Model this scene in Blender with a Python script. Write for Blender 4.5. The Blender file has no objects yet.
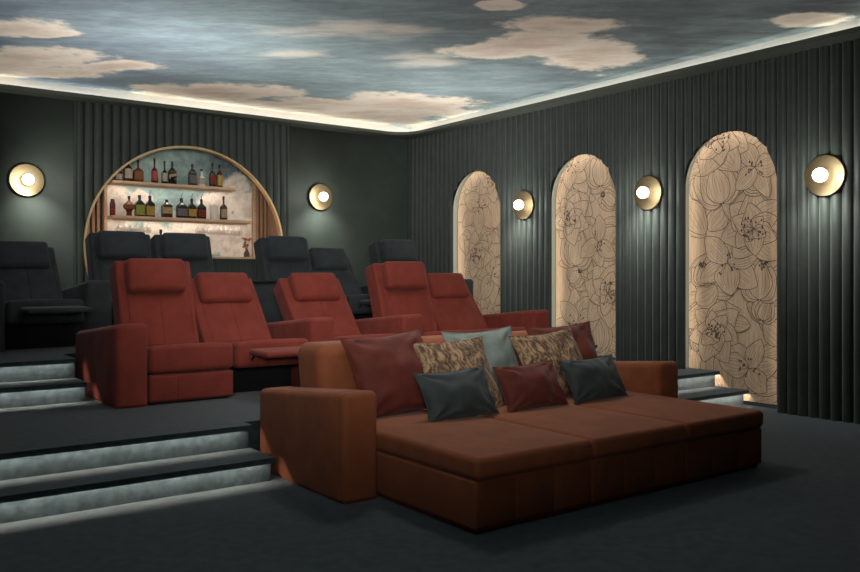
import bpy, bmesh, math, random
from mathutils import Vector, Matrix, noise
S = bpy.context.scene
COL = S.collection
PI = math.pi
sin, cos = math.sin, math.cos

# ------------------------------------------------------------------ helpers
def lin(r, g, b):
    f = lambda c: (c/255/12.92) if c/255 <= .04045 else ((c/255+.055)/1.055)**2.4
    return (f(r), f(g), f(b), 1)

def link_mesh(name, bm, mats, parent=None, smooth=True, angle=40, face=None):
    me = bpy.data.meshes.new(name)
    if face:                                    # open wall skins: every face looks into the room
        bm.normal_update()
        bmesh.ops.reverse_faces(bm, faces=[f for f in bm.faces if f.normal.dot(Vector(face)) < 0])
    else: bmesh.ops.recalc_face_normals(bm, faces=bm.faces)
    bm.to_mesh(me); bm.free()
    if not isinstance(mats, (list, tuple)): mats = [mats]
    for m in mats: me.materials.append(m)
    if smooth:
        me.shade_smooth()
        me.set_sharp_from_angle(angle=math.radians(angle))
    o = bpy.data.objects.new(name, me); COL.objects.link(o)
    if parent: o.parent = parent
    return o

def thing(name, label, cat, loc=(0, 0, 0), rot=(0, 0, 0), group=None):
    o = bpy.data.objects.new(name, None); COL.objects.link(o)
    o.empty_display_size = .1
    o.location = loc; o.rotation_euler = rot
    o['label'] = label; o['category'] = cat
    if group: o['group'] = group
    return o

def tag(o, label, cat, group=None):
    o['label'] = label; o['category'] = cat
    if group: o['group'] = group
    return o

def struct(o):
    o['kind'] = 'structure'; return o

def copy_tree(o, parent=None):
    c = o.copy(); COL.objects.link(c)
    if parent: c.parent = parent
    for ch in list(o.children): copy_tree(ch, c)
    return c

def box(bm, x0, x1, y0, y1, z0, z1):
    v = [bm.verts.new(p) for p in ((x0,y0,z0),(x1,y0,z0),(x1,y1,z0),(x0,y1,z0),(x0,y0,z1),(x1,y0,z1),(x1,y1,z1),(x0,y1,z1))]
    for f in ((0,3,2,1),(4,5,6,7),(0,1,5,4),(1,2,6,5),(2,3,7,6),(3,0,4,7)):
        bm.faces.new([v[i] for i in f])

def apts(h, r, extra, n):
    a = [h-r+r*math.tan(PI/4*k/n) for k in range(n+1)]
    pts = [-x for x in reversed(a)] + [e for e in sorted(extra) if abs(e) < h-r-1e-4] + a
    out = [pts[0]]
    for p in pts[1:]:
        if p-out[-1] > 1e-5: out.append(p)
    return out

def rbox(bm, lo, hi, r, n=3, grid=(0, 0, 0), seams=(), post=None):
    """rounded upholstered block; seams = (axis, world position, depth, width, normal test)"""
    c = [(lo[i]+hi[i])/2 for i in range(3)]; h = [(hi[i]-lo[i])/2 for i in range(3)]
    r = min([r]+[x*.999 for x in h])
    ex = [[], [], []]
    for i in range(3):
        g = grid[i]
        ex[i] = [(-1+2*(k+1)/(g+1))*(h[i]-r) for k in range(g)]
    for ax, pos, dep, w, test in seams:
        for k in (-2, -1, -.5, 0, .5, 1, 2): ex[ax].append(pos-c[ax]+k*w)
    A = [apts(h[i], r, ex[i], n) for i in range(3)]
    N = [len(a)-1 for a in A]
    vs = {}
    def V(i, j, k):
        if (i, j, k) in vs: return vs[(i, j, k)]
        p = Vector((A[0][i], A[1][j], A[2][k]))
        q = Vector([max(-(h[t]-r), min(h[t]-r, p[t])) for t in range(3)])
        d = p-q; nn = d.normalized()
        o = q+nn*r
        for ax, pos, dep, w, test in seams:
            if test is None or test(nn):
                o = o - nn*dep*math.exp(-((p[ax]-pos+c[ax])/w)**2)
        o = o+Vector(c)
        if post: o = post(o, nn)
        vs[(i, j, k)] = bm.verts.new(o)
        return vs[(i, j, k)]
    for a in range(3):
        b, d = (a+1) % 3, (a+2) % 3
        for side in (0, N[a]):
            for i in range(N[b]):
                for j in range(N[d]):
                    q = []
                    for (u, v) in ((i, j), (i+1, j), (i+1, j+1), (i, j+1)):
                        t = [0, 0, 0]; t[a] = side; t[b] = u; t[d] = v
                        q.append(V(*t))
                    bm.faces.new(q if side else q[::-1])

def lathe(bm, prof, seg=20, cx=0, cy=0, cz=0, axis='z', square=0, cap=True, mat=0):
    """revolve (r, z) about an axis; square>0 squares the cross-section"""
    rings = []
    for (r, z) in prof:
        ring = []
        for k in range(seg):
            a = 2*PI*k/seg+PI/seg
            rr = r
            if square: rr = r/((abs(cos(a))**square+abs(sin(a))**square)**(1/square))
            x, y = rr*cos(a), rr*sin(a)
            p = {'z': (cx+x, cy+y, cz+z), 'x': (cx+z, cy+x, cz+y), 'y': (cx+x, cy+z, cz+y)}[axis]
            ring.append(bm.verts.new(p))
        rings.append(ring)
    for a, b in zip(rings, rings[1:]):
        for k in range(seg):
            f = bm.faces.new((a[k], a[(k+1) % seg], b[(k+1) % seg], b[k])); f.material_index = mat
    if cap:
        for rg, rv in ((rings[0], True), (rings[-1], False)):
            try:
                f = bm.faces.new(rg[::-1] if rv else rg); f.material_index = mat
            except ValueError: pass

def tube(bm, pts, rad, seg=8):
    pts = [Vector(p) for p in pts]
    rings = []
    for i, p in enumerate(pts):
        t = (pts[min(i+1, len(pts)-1)]-pts[max(i-1, 0)]).normalized()
        u = t.orthogonal().normalized() if abs(t.z) > .9 else t.cross(Vector((0, 0, 1))).normalized()
        w = t.cross(u)
        rings.append([bm.verts.new(p+u*rad*cos(2*PI*k/seg)+w*rad*sin(2*PI*k/seg)) for k in range(seg)])
    for a, b in zip(rings, rings[1:]):
        for k in range(seg): bm.faces.new((a[k], a[(k+1) % seg], b[(k+1) % seg], b[k]))
    bm.faces.new(rings[0][::-1]); bm.faces.new(rings[-1])

# ------------------------------------------------------------------ materials
def mat(name, col, rough=.7, metal=0, sheen=0, spec=.3, emit=None, estr=0):
    m = bpy.data.materials.new(name); m.use_nodes = True
    b = m.node_tree.nodes['Principled BSDF']
    b.inputs['Base Color'].default_value = col
    b.inputs['Roughness'].default_value = rough
    b.inputs['Metallic'].default_value = metal
    b.inputs['Specular IOR Level'].default_value = spec
    if sheen:
        b.inputs['Sheen Weight'].default_value = sheen
        b.inputs['Sheen Roughness'].default_value = .45
    if emit:
        b.inputs['Emission Color'].default_value = emit
        b.inputs['Emission Strength'].default_value = estr
    return m

def N(m, t, **kw):
    n = m.node_tree.nodes.new(t)
    for k, v in kw.items(): setattr(n, k, v)
    return n

def textured(name, c1, c2, scale=8, detail=6, rough=.8, bump=.15, bscale=250, sheen=0, spec=.2, stretch=(1, 1, 1), lo=.35, hi=.65, coord='Object', bdist=.002):
    m = mat(name, c1, rough, 0, sheen, spec)
    L = m.node_tree.links; b = m.node_tree.nodes['Principled BSDF']
    tc = N(m, 'ShaderNodeTexCoord'); mp = N(m, 'ShaderNodeMapping')
    mp.inputs['Scale'].default_value = stretch
    L.new(tc.outputs[coord], mp.inputs['Vector'])
    nz = N(m, 'ShaderNodeTexNoise'); nz.inputs['Scale'].default_value = scale; nz.inputs['Detail'].default_value = detail
    L.new(mp.outputs[0], nz.inputs['Vector'])
    r = N(m, 'ShaderNodeMapRange'); r.inputs['From Min'].default_value = lo; r.inputs['From Max'].default_value = hi
    L.new(nz.outputs['Fac'], r.inputs['Value'])
    mx = N(m, 'ShaderNodeMix', data_type='RGBA'); mx.inputs['A'].default_value = c1; mx.inputs['B'].default_value = c2
    L.new(r.outputs[0], mx.inputs['Factor']); L.new(mx.outputs['Result'], b.inputs['Base Color'])
    if bump:
        n2 = N(m, 'ShaderNodeTexNoise'); n2.inputs['Scale'].default_value = bscale; n2.inputs['Detail'].default_value = 3
        L.new(mp.outputs[0], n2.inputs['Vector'])
        bp = N(m, 'ShaderNodeBump'); bp.inputs['Strength'].default_value = bump; bp.inputs['Distance'].default_value = bdist
        L.new(n2.outputs['Fac'], bp.inputs['Height']); L.new(bp.outputs[0], b.inputs['Normal'])
    return m

def painted_sky(name, base_a, base_b, base_c, cloud_a, cloud_b, clouds, dirv, rng, nscale=1.2, nstretch=(1, 1, 1), amp=1.2, rough=.85, faint=(), wax='xy', rot=0):
    """painted sky mural: colour run along a direction, clouds as noise-torn ellipses in metres on the surface"""
    m = mat(name, base_a, rough, 0, 0, .1)
    L = m.node_tree.links; b = m.node_tree.nodes['Principled BSDF']
    tc = N(m, 'ShaderNodeTexCoord')
    mp = N(m, 'ShaderNodeMapping'); mp.inputs['Scale'].default_value = nstretch
    m0 = N(m, 'ShaderNodeMapping'); m0.inputs['Rotation'].default_value = (0, 0, rot); L.new(tc.outputs['Object'], m0.inputs['Vector'])
    L.new(m0.outputs[0], mp.inputs['Vector'])
    P = tc.outputs['Object']
    def noise_n(scale, detail, v=mp.outputs[0], rough=.6):
        n = N(m, 'ShaderNodeTexNoise'); n.inputs['Scale'].default_value = scale; n.inputs['Detail'].default_value = detail
        n.inputs['Roughness'].default_value = rough
        L.new(v, n.inputs['Vector']); return n.outputs['Fac']
    def math_n(op, a, bb=None, clamp=False):
        n = N(m, 'ShaderNodeMath', operation=op, use_clamp=clamp)
        for i, x in enumerate((a, bb)):
            if x is None: continue
            if isinstance(x, (int, float)): n.inputs[i].default_value = x
            else: L.new(x, n.inputs[i])
        return n.outputs[0]
    def mr(v, a, c, d=0, e=1, smooth=True):
        n = N(m, 'ShaderNodeMapRange'); n.interpolation_type = 'SMOOTHSTEP' if smooth else 'LINEAR'
        n.inputs['From Min'].default_value = a; n.inputs['From Max'].default_value = c
        n.inputs['To Min'].default_value = d; n.inputs['To Max'].default_value = e
        L.new(v, n.inputs['Value']); return n.outputs[0]
    def mixc(f, A, B):
        n = N(m, 'ShaderNodeMix', data_type='RGBA')
        if isinstance(f, (int, float)): n.inputs['Factor'].default_value = f
        else: L.new(f, n.inputs['Factor'])
        for k, x in (('A', A), ('B', B)):
            if isinstance(x, tuple): n.inputs[k].default_value = x
            else: L.new(x, n.inputs[k])
        return n.outputs['Result']
    def dot(v, d):
        n = N(m, 'ShaderNodeVectorMath', operation='DOT_PRODUCT'); L.new(v, n.inputs[0]); n.inputs[1].default_value = d
        return n.outputs['Value']
    nlow = noise_n(nscale, 7); nmid = noise_n(nscale*2.6, 8); nfine = noise_n(nscale*9, 6, rough=.7)
    t = mr(math_n('ADD', dot(P, dirv), math_n('MULTIPLY', math_n('SUBTRACT', nlow, .5), (rng[2]-rng[0])*.3)), rng[0], rng[1], smooth=False)
    t2 = mr(math_n('ADD', dot(P, dirv), math_n('MULTIPLY', math_n('SUBTRACT', nlow, .5), (rng[2]-rng[0])*.3)), rng[1], rng[2], smooth=False)
    base = mixc(t2, mixc(t, base_a, base_b), base_c)
    base = mixc(math_n('MULTIPLY', mr(nmid, .35, .7), .35), base, tuple(min(1, x*1.8) for x in base_b[:3])+(1,))
    base = mixc(math_n('MULTIPLY', mr(nfine, .3, .7), .3), base, tuple(x*.45 for x in base_a[:3])+(1,))
    def field(lst):
        f = None
        for (cx, cy, ax, ay, bx, by) in lst:
            sub = N(m, 'ShaderNodeVectorMath', operation='SUBTRACT'); L.new(P, sub.inputs[0])
            z = (lambda p, q: (p, q, 0)) if wax == 'xy' else (lambda p, q: (p, 0, q))
            sub.inputs[1].default_value = z(cx, cy)
            u, v = dot(sub.outputs[0], z(ax, ay)), dot(sub.outputs[0], z(bx, by))
            e = math_n('SUBTRACT', 1, math_n('SQRT', math_n('ADD', math_n('MULTIPLY', u, u), math_n('MULTIPLY', v, v))))
            f = e if f is None else math_n('MAXIMUM', f, e)
        return f
    if faint:
        ff = math_n('ADD', field(faint), math_n('MULTIPLY', math_n('SUBTRACT', nmid, .5), amp*2))
        base = mixc(math_n('MULTIPLY', mr(ff, 0, .9), .55), base, cloud_a)
    nb = noise_n(nscale*1.7, 9, P, .62)
    fld = math_n('ADD', field(clouds), math_n('ADD', math_n('MULTIPLY', math_n('SUBTRACT', nb, .5), amp*1.9), math_n('MULTIPLY', math_n('SUBTRACT', nfine, .5), amp*.25)))
    mask = mr(fld, -.05, .3)
    cl = mixc(mr(fld, .1, .75), cloud_a, mixc(mr(nmid, .35, .66), cloud_b, cloud_a))
    cl = mixc(math_n('MULTIPLY', mr(nfine, .4, .7), .35), cl, cloud_b)
    out = mixc(mask, base, cl)
    L.new(out, b.inputs['Base Color'])
    return m

carpet = textured('carpet', lin(41, 51, 54), lin(56, 67, 71), 14, 8, .95, .5, 260, .25, .1, bdist=.004)
wallmat = textured('green_wall_paint', lin(52, 59, 54), lin(58, 66, 60), 3, 5, .62, .1, 180, 0, .3)
flutemat = textured('green_velvet_flute', lin(41, 48, 44), lin(47, 55, 50), 5, 5, .55, .08, 200, .2, .35)
jambmat = mat('jamb_paint', lin(150, 154, 144), .7)
cornmat = mat('cornice_paint', lin(76, 80, 72), .6)
redfab = textured('red_suede', lin(118, 52, 42), lin(131, 59, 48), 6, 8, .85, .25, 320, .08, .15)
sofafab = textured('rust_suede', lin(124, 70, 43), lin(137, 78, 49), 6, 8, .85, .25, 320, .08, .15)
darkfab = textured('slate_suede', lin(48, 52, 54), lin(57, 62, 64), 6, 8, .85, .25, 320, .08, .15)
piltaupe = None
pilred = textured('oxblood_velvet', lin(88, 38, 29), lin(101, 45, 35), 7, 6, .7, .2, 260, .12, .2)
pilgreen = textured('bottle_green_velvet', lin(50, 58, 57), lin(60, 69, 68), 7, 6, .65, .2, 260, .12, .2)
pilgrey = textured('grey_green_linen', lin(112, 122, 116), lin(128, 138, 130), 9, 6, .8, .3, 300, .1, .2)
black = mat('black_frame', lin(20, 20, 21), .6)
steel = mat('dark_steel', lin(90, 92, 94), .35, 1)
brass = mat('brushed_brass', lin(112, 99, 74), .42, 1)
frame_brass = mat('satin_brass_frame', lin(228, 196, 150), .42, 1)
shelfwood = textured('pale_oak', lin(176, 146, 118), lin(196, 166, 136), 6, 6, .5, .05, 80, 0, .3, (1, 6, 14))
slatwood = textured('walnut_slats', lin(150, 116, 92), lin(172, 134, 106), 5, 6, .5, .05, 80, 0, .3, (14, 6, 1))
led = mat('led_strip', (1, 1, 1, 1), .5, emit=lin(246, 248, 242), estr=18)
led_step = mat('led_step_strip', (1, 1, 1, 1), .5, emit=lin(255, 242, 226), estr=95)
led_arch = mat('led_arch_strip', (1, 1, 1, 1), .5, emit=lin(255, 246, 233), estr=12.5)
led_bar = mat('led_bar_strip', (1, 1, 1, 1), .5, emit=lin(255, 249, 241), estr=22)
globe = mat('opal_globe', (1, 1, 1, 1), .3, emit=lin(255, 246, 232), estr=6)

# ------------------------------------------------------------------ room dimensions (metres, camera stands over the origin)
WX, WY = 8.22, 11.65          # right wall plane, back wall plane
LX, FY = -1.4, -1.6           # left wall, front wall
ZC, ZK = 3.95, 3.75           # ceiling, underside of the cornice
Z1, Z2, Z3, Z4 = .175, .35, .525, .70
Y1, Y2, Y3, Y4 = 5.33, 5.70, 7.55, 7.90
SX0, SX1 = 2.62, 6.12         # the sofa's place between the steps
RX0, RX1 = 1.93, 7.02         # the red row's place between the steps

def flat(name, x0, x1, y0, y1, z, m, th=.1):
    bm = bmesh.new(); box(bm, x0, x1, y0, y1, z-th, z)
    return struct(link_mesh(name, bm, m, smooth=False))
flat('floor', LX, 8.40, FY, 5.85, 0, carpet)

def slab(bm, x0, x1, y0, y1, z0, z1):
    """carpeted tread: riser set back under a thin nosing"""
    box(bm, x0, x1, y0+.068, y1, z0, z1-.028)
    box(bm, x0, x1, y0, y1, z1-.028, z1)
    box(bm, x0, x1, y0, y0+.012, z1-.039, z1-.028)

bm = bmesh.new(); slab(bm, LX, SX0-.015, Y1, Y2+.04, 0, Z1); struct(link_mesh('step_left', bm, carpet, smooth=False))
bm = bmesh.new(); slab(bm, SX1+.015, 8.36, Y1, Y2+.04, 0, Z1); struct(link_mesh('step_right', bm, carpet, smooth=False))
bm = bmesh.new(); slab(bm, LX, SX0-.015, Y2, 5.85, 0, Z2); slab(bm, SX1+.015, 8.38, Y2, 5.85, 0, Z2); box(bm, LX, 8.38, 5.85, 8.5, 0, Z2); struct(link_mesh('floor_middle_tier', bm, carpet, smooth=False))
bm = bmesh.new(); slab(bm, LX, RX0-.015, Y3, Y4+.04, Z2, Z3); struct(link_mesh('step_upper_left', bm, carpet, smooth=False))
bm = bmesh.new(); slab(bm, RX1+.015, 8.36, Y3, Y4+.04, Z2, Z3); struct(link_mesh('step_upper_right', bm, carpet, smooth=False))
bm = bmesh.new()
slab(bm, LX, RX0-.015, Y4, 8.42, Z2, Z4); slab(bm, RX1+.015, 8.38, Y4, 8.42, Z2, Z4)
box(bm, LX, 8.38, 8.42, WY, Z2-.1, Z4)
struct(link_mesh('floor_top_tier', bm, carpet, smooth=False))

def strip(name, x0, x1, y0, y1, z0, z1, m):
    bm = bmesh.new(); box(bm, x0, x1, y0, y1, z0, z1)
    return struct(link_mesh(name, bm, m, smooth=False))
for (x0, x1, y, z) in ((LX, SX0-.06, Y1, Z1), (LX, SX0-.08, Y2, Z2), (SX1+.06, 8.34, Y1, Z1), (SX1+.08, 8.34, Y2, Z2),
                       (LX, RX0-.04, Y3, Z3), (LX, RX0-.06, Y4, Z4), (RX1+.06, 8.2, Y3, Z3), (RX1+.06, 8.2, Y4, Z4)):
    strip('trim_light_strip', x0, x1, y+.0135, y+.0235, z-.0315, z-.0285, led_step)

# ------------------------------------------------------------------ fluted walls
PITCH = 2.2/19
AR, ASP, ACS = 5*PITCH, 2.47, (5.49, 7.69, 9.89)     # arch radius, springing height, centres along the right wall
FD, SUB = .048, 10
def flute_profile(t):                           # 0..1 across one flute -> how far it stands proud
    return FD*max(0, 1-(2*t-1)**2)**.6
bm = bmesh.new()
def column(bm, pa, pb, za, zb, tops):
    v = [bm.verts.new(p) for p in ((pa[0], pa[1], za), (pb[0], pb[1], zb), (pb[0], pb[1], tops), (pa[0], pa[1], tops))]
    bm.faces.new(v)
y = ACS[0]-PITCH*64
k = 0
while y < WY-1e-6:
    for s in range(SUB):
        ya, yb = y+PITCH*s/SUB, y+PITCH*(s+1)/SUB
        if yb <= FY or ya >= WY: continue
        yb = min(yb, WY)
        xa, xb = WX-flute_profile(s/SUB), WX-flute_profile((s+1)/SUB)
        za = zb = 0
        for c in ACS:
            if abs((ya+yb)/2-c) < AR:
                za = ASP+math.sqrt(max(0, AR*AR-(ya-c)**2)); zb = ASP+math.sqrt(max(0, AR*AR-(yb-c)**2))
        column(bm, (xa, ya), (xb, yb), za, zb, ZK+.01)
    y += PITCH
# back skin between the arches so that the cavities stay closed
def arch_poly(c, r, sp, z0, n=40):
    pts = [(c-r, z0)]+[(c-r*cos(PI*i/n), sp+r*sin(PI*i/n)) for i in range(n+1)]+[(c+r, z0)]
    return pts
CV, DEP = .64, .17
for c in ACS:
    po = arch_poly(c, AR, ASP, 0); pi_ = arch_poly(c, CV, ASP, 0)
    a = [bm.verts.new((WX+.012, p[0], p[1])) for p in po]
    a0 = [bm.verts.new((WX-.001, p[0], p[1])) for p in po]
    b = [bm.verts.new((WX+.012, p[0], p[1])) for p in pi_]
    d = [bm.verts.new((WX+DEP, p[0], p[1])) for p in pi_]
    for i in range(len(po)-1):
        bm.faces.new((a0[i], a0[i+1], a[i+1], a[i])); bm.faces.new((a[i], a[i+1], b[i+1], b[i])); bm.faces.new((b[i], b[i+1], d[i+1], d[i])).material_index = 1
bmesh.ops.remove_doubles(bm, verts=bm.verts, dist=1e-5)
o = link_mesh('wall_right', bm, [flutemat, jambmat], angle=35, face=(-1, -.01, .001)); struct(o)
# light strip around the inner edge of each arch
for n, c in enumerate(ACS):
    bm = bmesh.new()
    zb = (0.02, Z2+.02, Z4+.02)[n]
    r0, r1 = .604, .62
    p0 = arch_poly(c, r0, ASP, zb); p1 = arch_poly(c, r1, ASP, zb)
    for x in (WX+.02,):
        va = [bm.verts.new((x, p[0], p[1])) for p in p0]; vb = [bm.verts.new((x, p[0], p[1])) for p in p1]
        vc = [bm.verts.new((x+.008, p[0], p[1])) for p in p0]; vd = [bm.verts.new((x+.008, p[0], p[1])) for p in p1]
        for i in range(len(p0)-1):
            bm.faces.new((vc[i], vc[i+1], vd[i+1], vd[i])); bm.faces.new((va[i], va[i+1], vc[i+1], vc[i]))
    struct(link_mesh('trim_arch_light', bm, led_arch, smooth=False))

# back wall: flat panels either side, flutes around the round bar opening
BCX, BCZ, BR = 4.36, 1.83, 1.45
FX0, FX1 = 2.80, 5.90
bm = bmesh.new()
def quad(bm, *p): bm.faces.new([bm.verts.new(q) for q in p])
quad(bm, (LX, WY, 0), (FX0, WY, 0), (FX0, WY, ZK+.01), (LX, WY, ZK+.01))
quad(bm, (FX1, WY, 0), (WX, WY, 0), (WX, WY, ZK+.01), (FX1, WY, ZK+.01))
bw = (FX1-FX0)/26
for k in range(26):
    for s in range(SUB):
        xa, xb = FX0+bw*(k+s/SUB), FX0+bw*(k+(s+1)/SUB)
        ya, yb = WY-flute_profile(s/SUB)*.8, WY-flute_profile((s+1)/SUB)*.8
        f = lambda x: math.sqrt(max(0, BR*BR-(x-BCX)**2))
        if abs((xa+xb)/2-BCX) < BR:
            quad(bm, (xa, ya, BCZ+f(xa)), (xb, yb, BCZ+f(xb)), (xb, yb, ZK+.01), (xa, ya, ZK+.01))
            la, lb = BCZ-f(xa), BCZ-f(xb)
            if max(la, lb) > Z4: quad(bm, (xa, ya, Z4-.05), (xb, yb, Z4-.05), (xb, yb, max(lb, Z4-.04)), (xa, ya, max(la, Z4-.04)))
        else:
            quad(bm, (xa, ya, Z4-.05), (xb, yb, Z4-.05), (xb, yb, ZK+.01), (xa, ya, ZK+.01))
bmesh.ops.remove_doubles(bm, verts=bm.verts, dist=1e-5)
struct(link_mesh('wall_back', bm, wallmat, angle=35, face=(0, -1, 0)))
for x in (FX0, FX1, WX-.05):
    bm = bmesh.new(); box(bm, x-.014, x+.014, WY-.04, WY+.01, Z4, ZK); struct(link_mesh('trim_wall_edge', bm, wallmat, smooth=False))
# closing walls outside the picture
bm = bmesh.new(); box(bm, LX-.1, LX, FY, WY, 0, ZC); struct(link_mesh('wall_left', bm, wallmat, smooth=False))
bm = bmesh.new(); box(bm, LX-.1, 8.5, FY-.1, FY, 0, ZC); struct(link_mesh('wall_front', bm, wallmat, smooth=False))

# ------------------------------------------------------------------ ceiling with painted sky, cornice and cove light
CL = [(1.62,9.32,1.464,-0.270,1.734,2.312),(1.95,9.29,2.699,-0.568,3.409,4.545),(2.05,10.57,1.144,-0.210,1.068,1.374),
(2.97,10.23,1.515,-0.433,2.165,2.783),(1.97,11.34,0.741,-0.132,1.389,1.984),(4.44,10.91,0.738,-0.300,0.951,1.308),(3.96,11.74,0.604,-0.211,0.879,1.209),
(5.76,11.29,0.547,-0.281,0.723,0.965),(7.04,9.98,0.726,-0.513,0.768,1.024),(6.83,11.48,0.438,-0.264,0.600,0.780),
(6.37,6.58,0.845,-0.815,0.906,1.359),(7.11,6.54,1.087,-1.200,0.722,0.928),(6.15,6.99,1.104,-0.962,1.496,1.923),(6.02,5.93,1.190,-1.190,1.786,2.381),
(5.10,5.84,3.284,-2.836,3.731,4.353),(7.85,4.37,1.281,-2.260,2.373,3.165)]
FA = [(4.42,7.33,0.784,-0.470,1.437,1.916),(4.47,8.50,1.589,-0.815,2.376,3.055),(5.78,7.80,1.170,-0.877,1.365,1.754)]
skyceil = painted_sky('ceiling_sky_mural', lin(122, 133, 154), lin(150, 168, 170), lin(104, 112, 112), lin(255, 243, 226), lin(226, 206, 188), CL,
                      (.8, -.6, 0), (-5.4, -1.6, 3.6), nscale=1.0, nstretch=(.55, 1.35, 1), amp=.95, faint=FA, rot=math.atan2(.6, .8))
bm = bmesh.new(); quad(bm, (LX, FY, ZC), (WX+.1, FY, ZC), (WX+.1, WY+.1, ZC), (LX, WY+.1, ZC)); struct(link_mesh('ceiling', bm, skyceil, smooth=False))

CP, CRAD = .27, .42
def rr_path(x0, x1, y0, y1, r, n=10):
    P = []
    for (cx, cy, a0) in ((x1-r, y1-r, 0), (x0+r, y1-r, 90), (x0+r, y0+r, 180), (x1-r, y0+r, 270)):
        for k in range(n+1):
            a = math.radians(a0+90*k/n); P.append((cx+r*cos(a), cy+r*sin(a)))
    return P
inner = rr_path(LX+CP, WX-CP, FY+CP, WY-CP, CRAD)
behind = rr_path(LX+CP-.035, WX-CP+.035, FY+CP-.035, WY-CP+.035, CRAD)
corner = [(WX, WY), (LX, WY), (LX, FY), (WX, FY)]
bm = bmesh.new()
def ring(P, z): return [bm.verts.new((p[0], p[1], z)) for p in P]
outer = [corner[i//11] for i in range(44)]
def outer_pt(i):
    p = inner[i]; q = i % 11
    return corner[i//11]
lo_, hi_ = ring(inner, ZK), ring(inner, ZK+.05)
bhi, blo = ring(behind, ZK+.05), ring(behind, ZK+.012)
ou = ring(outer, ZK); ou2 = ring(outer, ZK+.012)
for i in range(44):
    j = (i+1) % 44
    for A, B in ((lo_, hi_), (hi_, bhi), (bhi, blo)): bm.faces.new((A[i], A[j], B[j], B[i]))
    for A, B in ((ou, lo_), (blo, ou2)):
        if outer[i] == outer[j]: bm.faces.new((A[i], B[j], B[i]))
        else: bm.faces.new((A[i], A[j], B[j], B[i]))
struct(link_mesh('trim_cornice', bm, cornmat, angle=30))
bm = bmesh.new()
for a, b in (((LX, WY), (WX, WY)), ((WX, WY), (WX, FY)), ((WX, FY), (LX, FY)), ((LX, FY), (LX, WY))):
    quad(bm, (a[0], a[1], ZK), (b[0], b[1], ZK), (b[0], b[1], ZC), (a[0], a[1], ZC))
struct(link_mesh('trim_cove_back', bm, mat('cove_plaster', lin(226, 222, 212), .8), smooth=False))
bm = bmesh.new()
pa = rr_path(LX+.055, WX-.055, FY+.055, WY-.055, .1); pb = rr_path(LX+.035, WX-.035, FY+.035, WY-.035, .1)
va, vb = ring(pa, ZK+.03), ring(pb, ZK+.03)
for i in range(44):
    j = (i+1) % 44; bm.faces.new((va[i], va[j], vb[j], vb[i]))
struct(link_mesh('trim_cove_light', bm, led, smooth=False))

# ------------------------------------------------------------------ floral arched panels
tanwood = textured('tan_wood_print', lin(206, 180, 152), lin(188, 160, 132), 7, 7, .7, .05, 60, 0, .2, (1, 5, .6), lo=.3, hi=.7)
inkline = mat('ink_line', lin(84, 72, 66), .8)
def clip_convex(poly, clip):
    out = poly
    for i in range(len(clip)):
        a, b = clip[i], clip[(i+1) % len(clip)]
        ins = lambda p: (b[0]-a[0])*(p[1]-a[1])-(b[1]-a[1])*(p[0]-a[0]) >= 0
        src, out = out, []
        for k in range(len(src)):
            p, q = src[k], src[(k+1) % len(src)]
            ip, iq = ins(p), ins(q)
            if ip: out.append(p)
            if ip != iq:
                d1 = (b[0]-a[0])*(p[1]-a[1])-(b[1]-a[1])*(p[0]-a[0]); d2 = (b[0]-a[0])*(q[1]-a[1])-(b[1]-a[1])*(q[0]-a[0])
                t = d1/(d1-d2); out.append((p[0]+t*(q[0]-p[0]), p[1]+t*(q[1]-p[1])))
        if not out: return []
    return out

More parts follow.
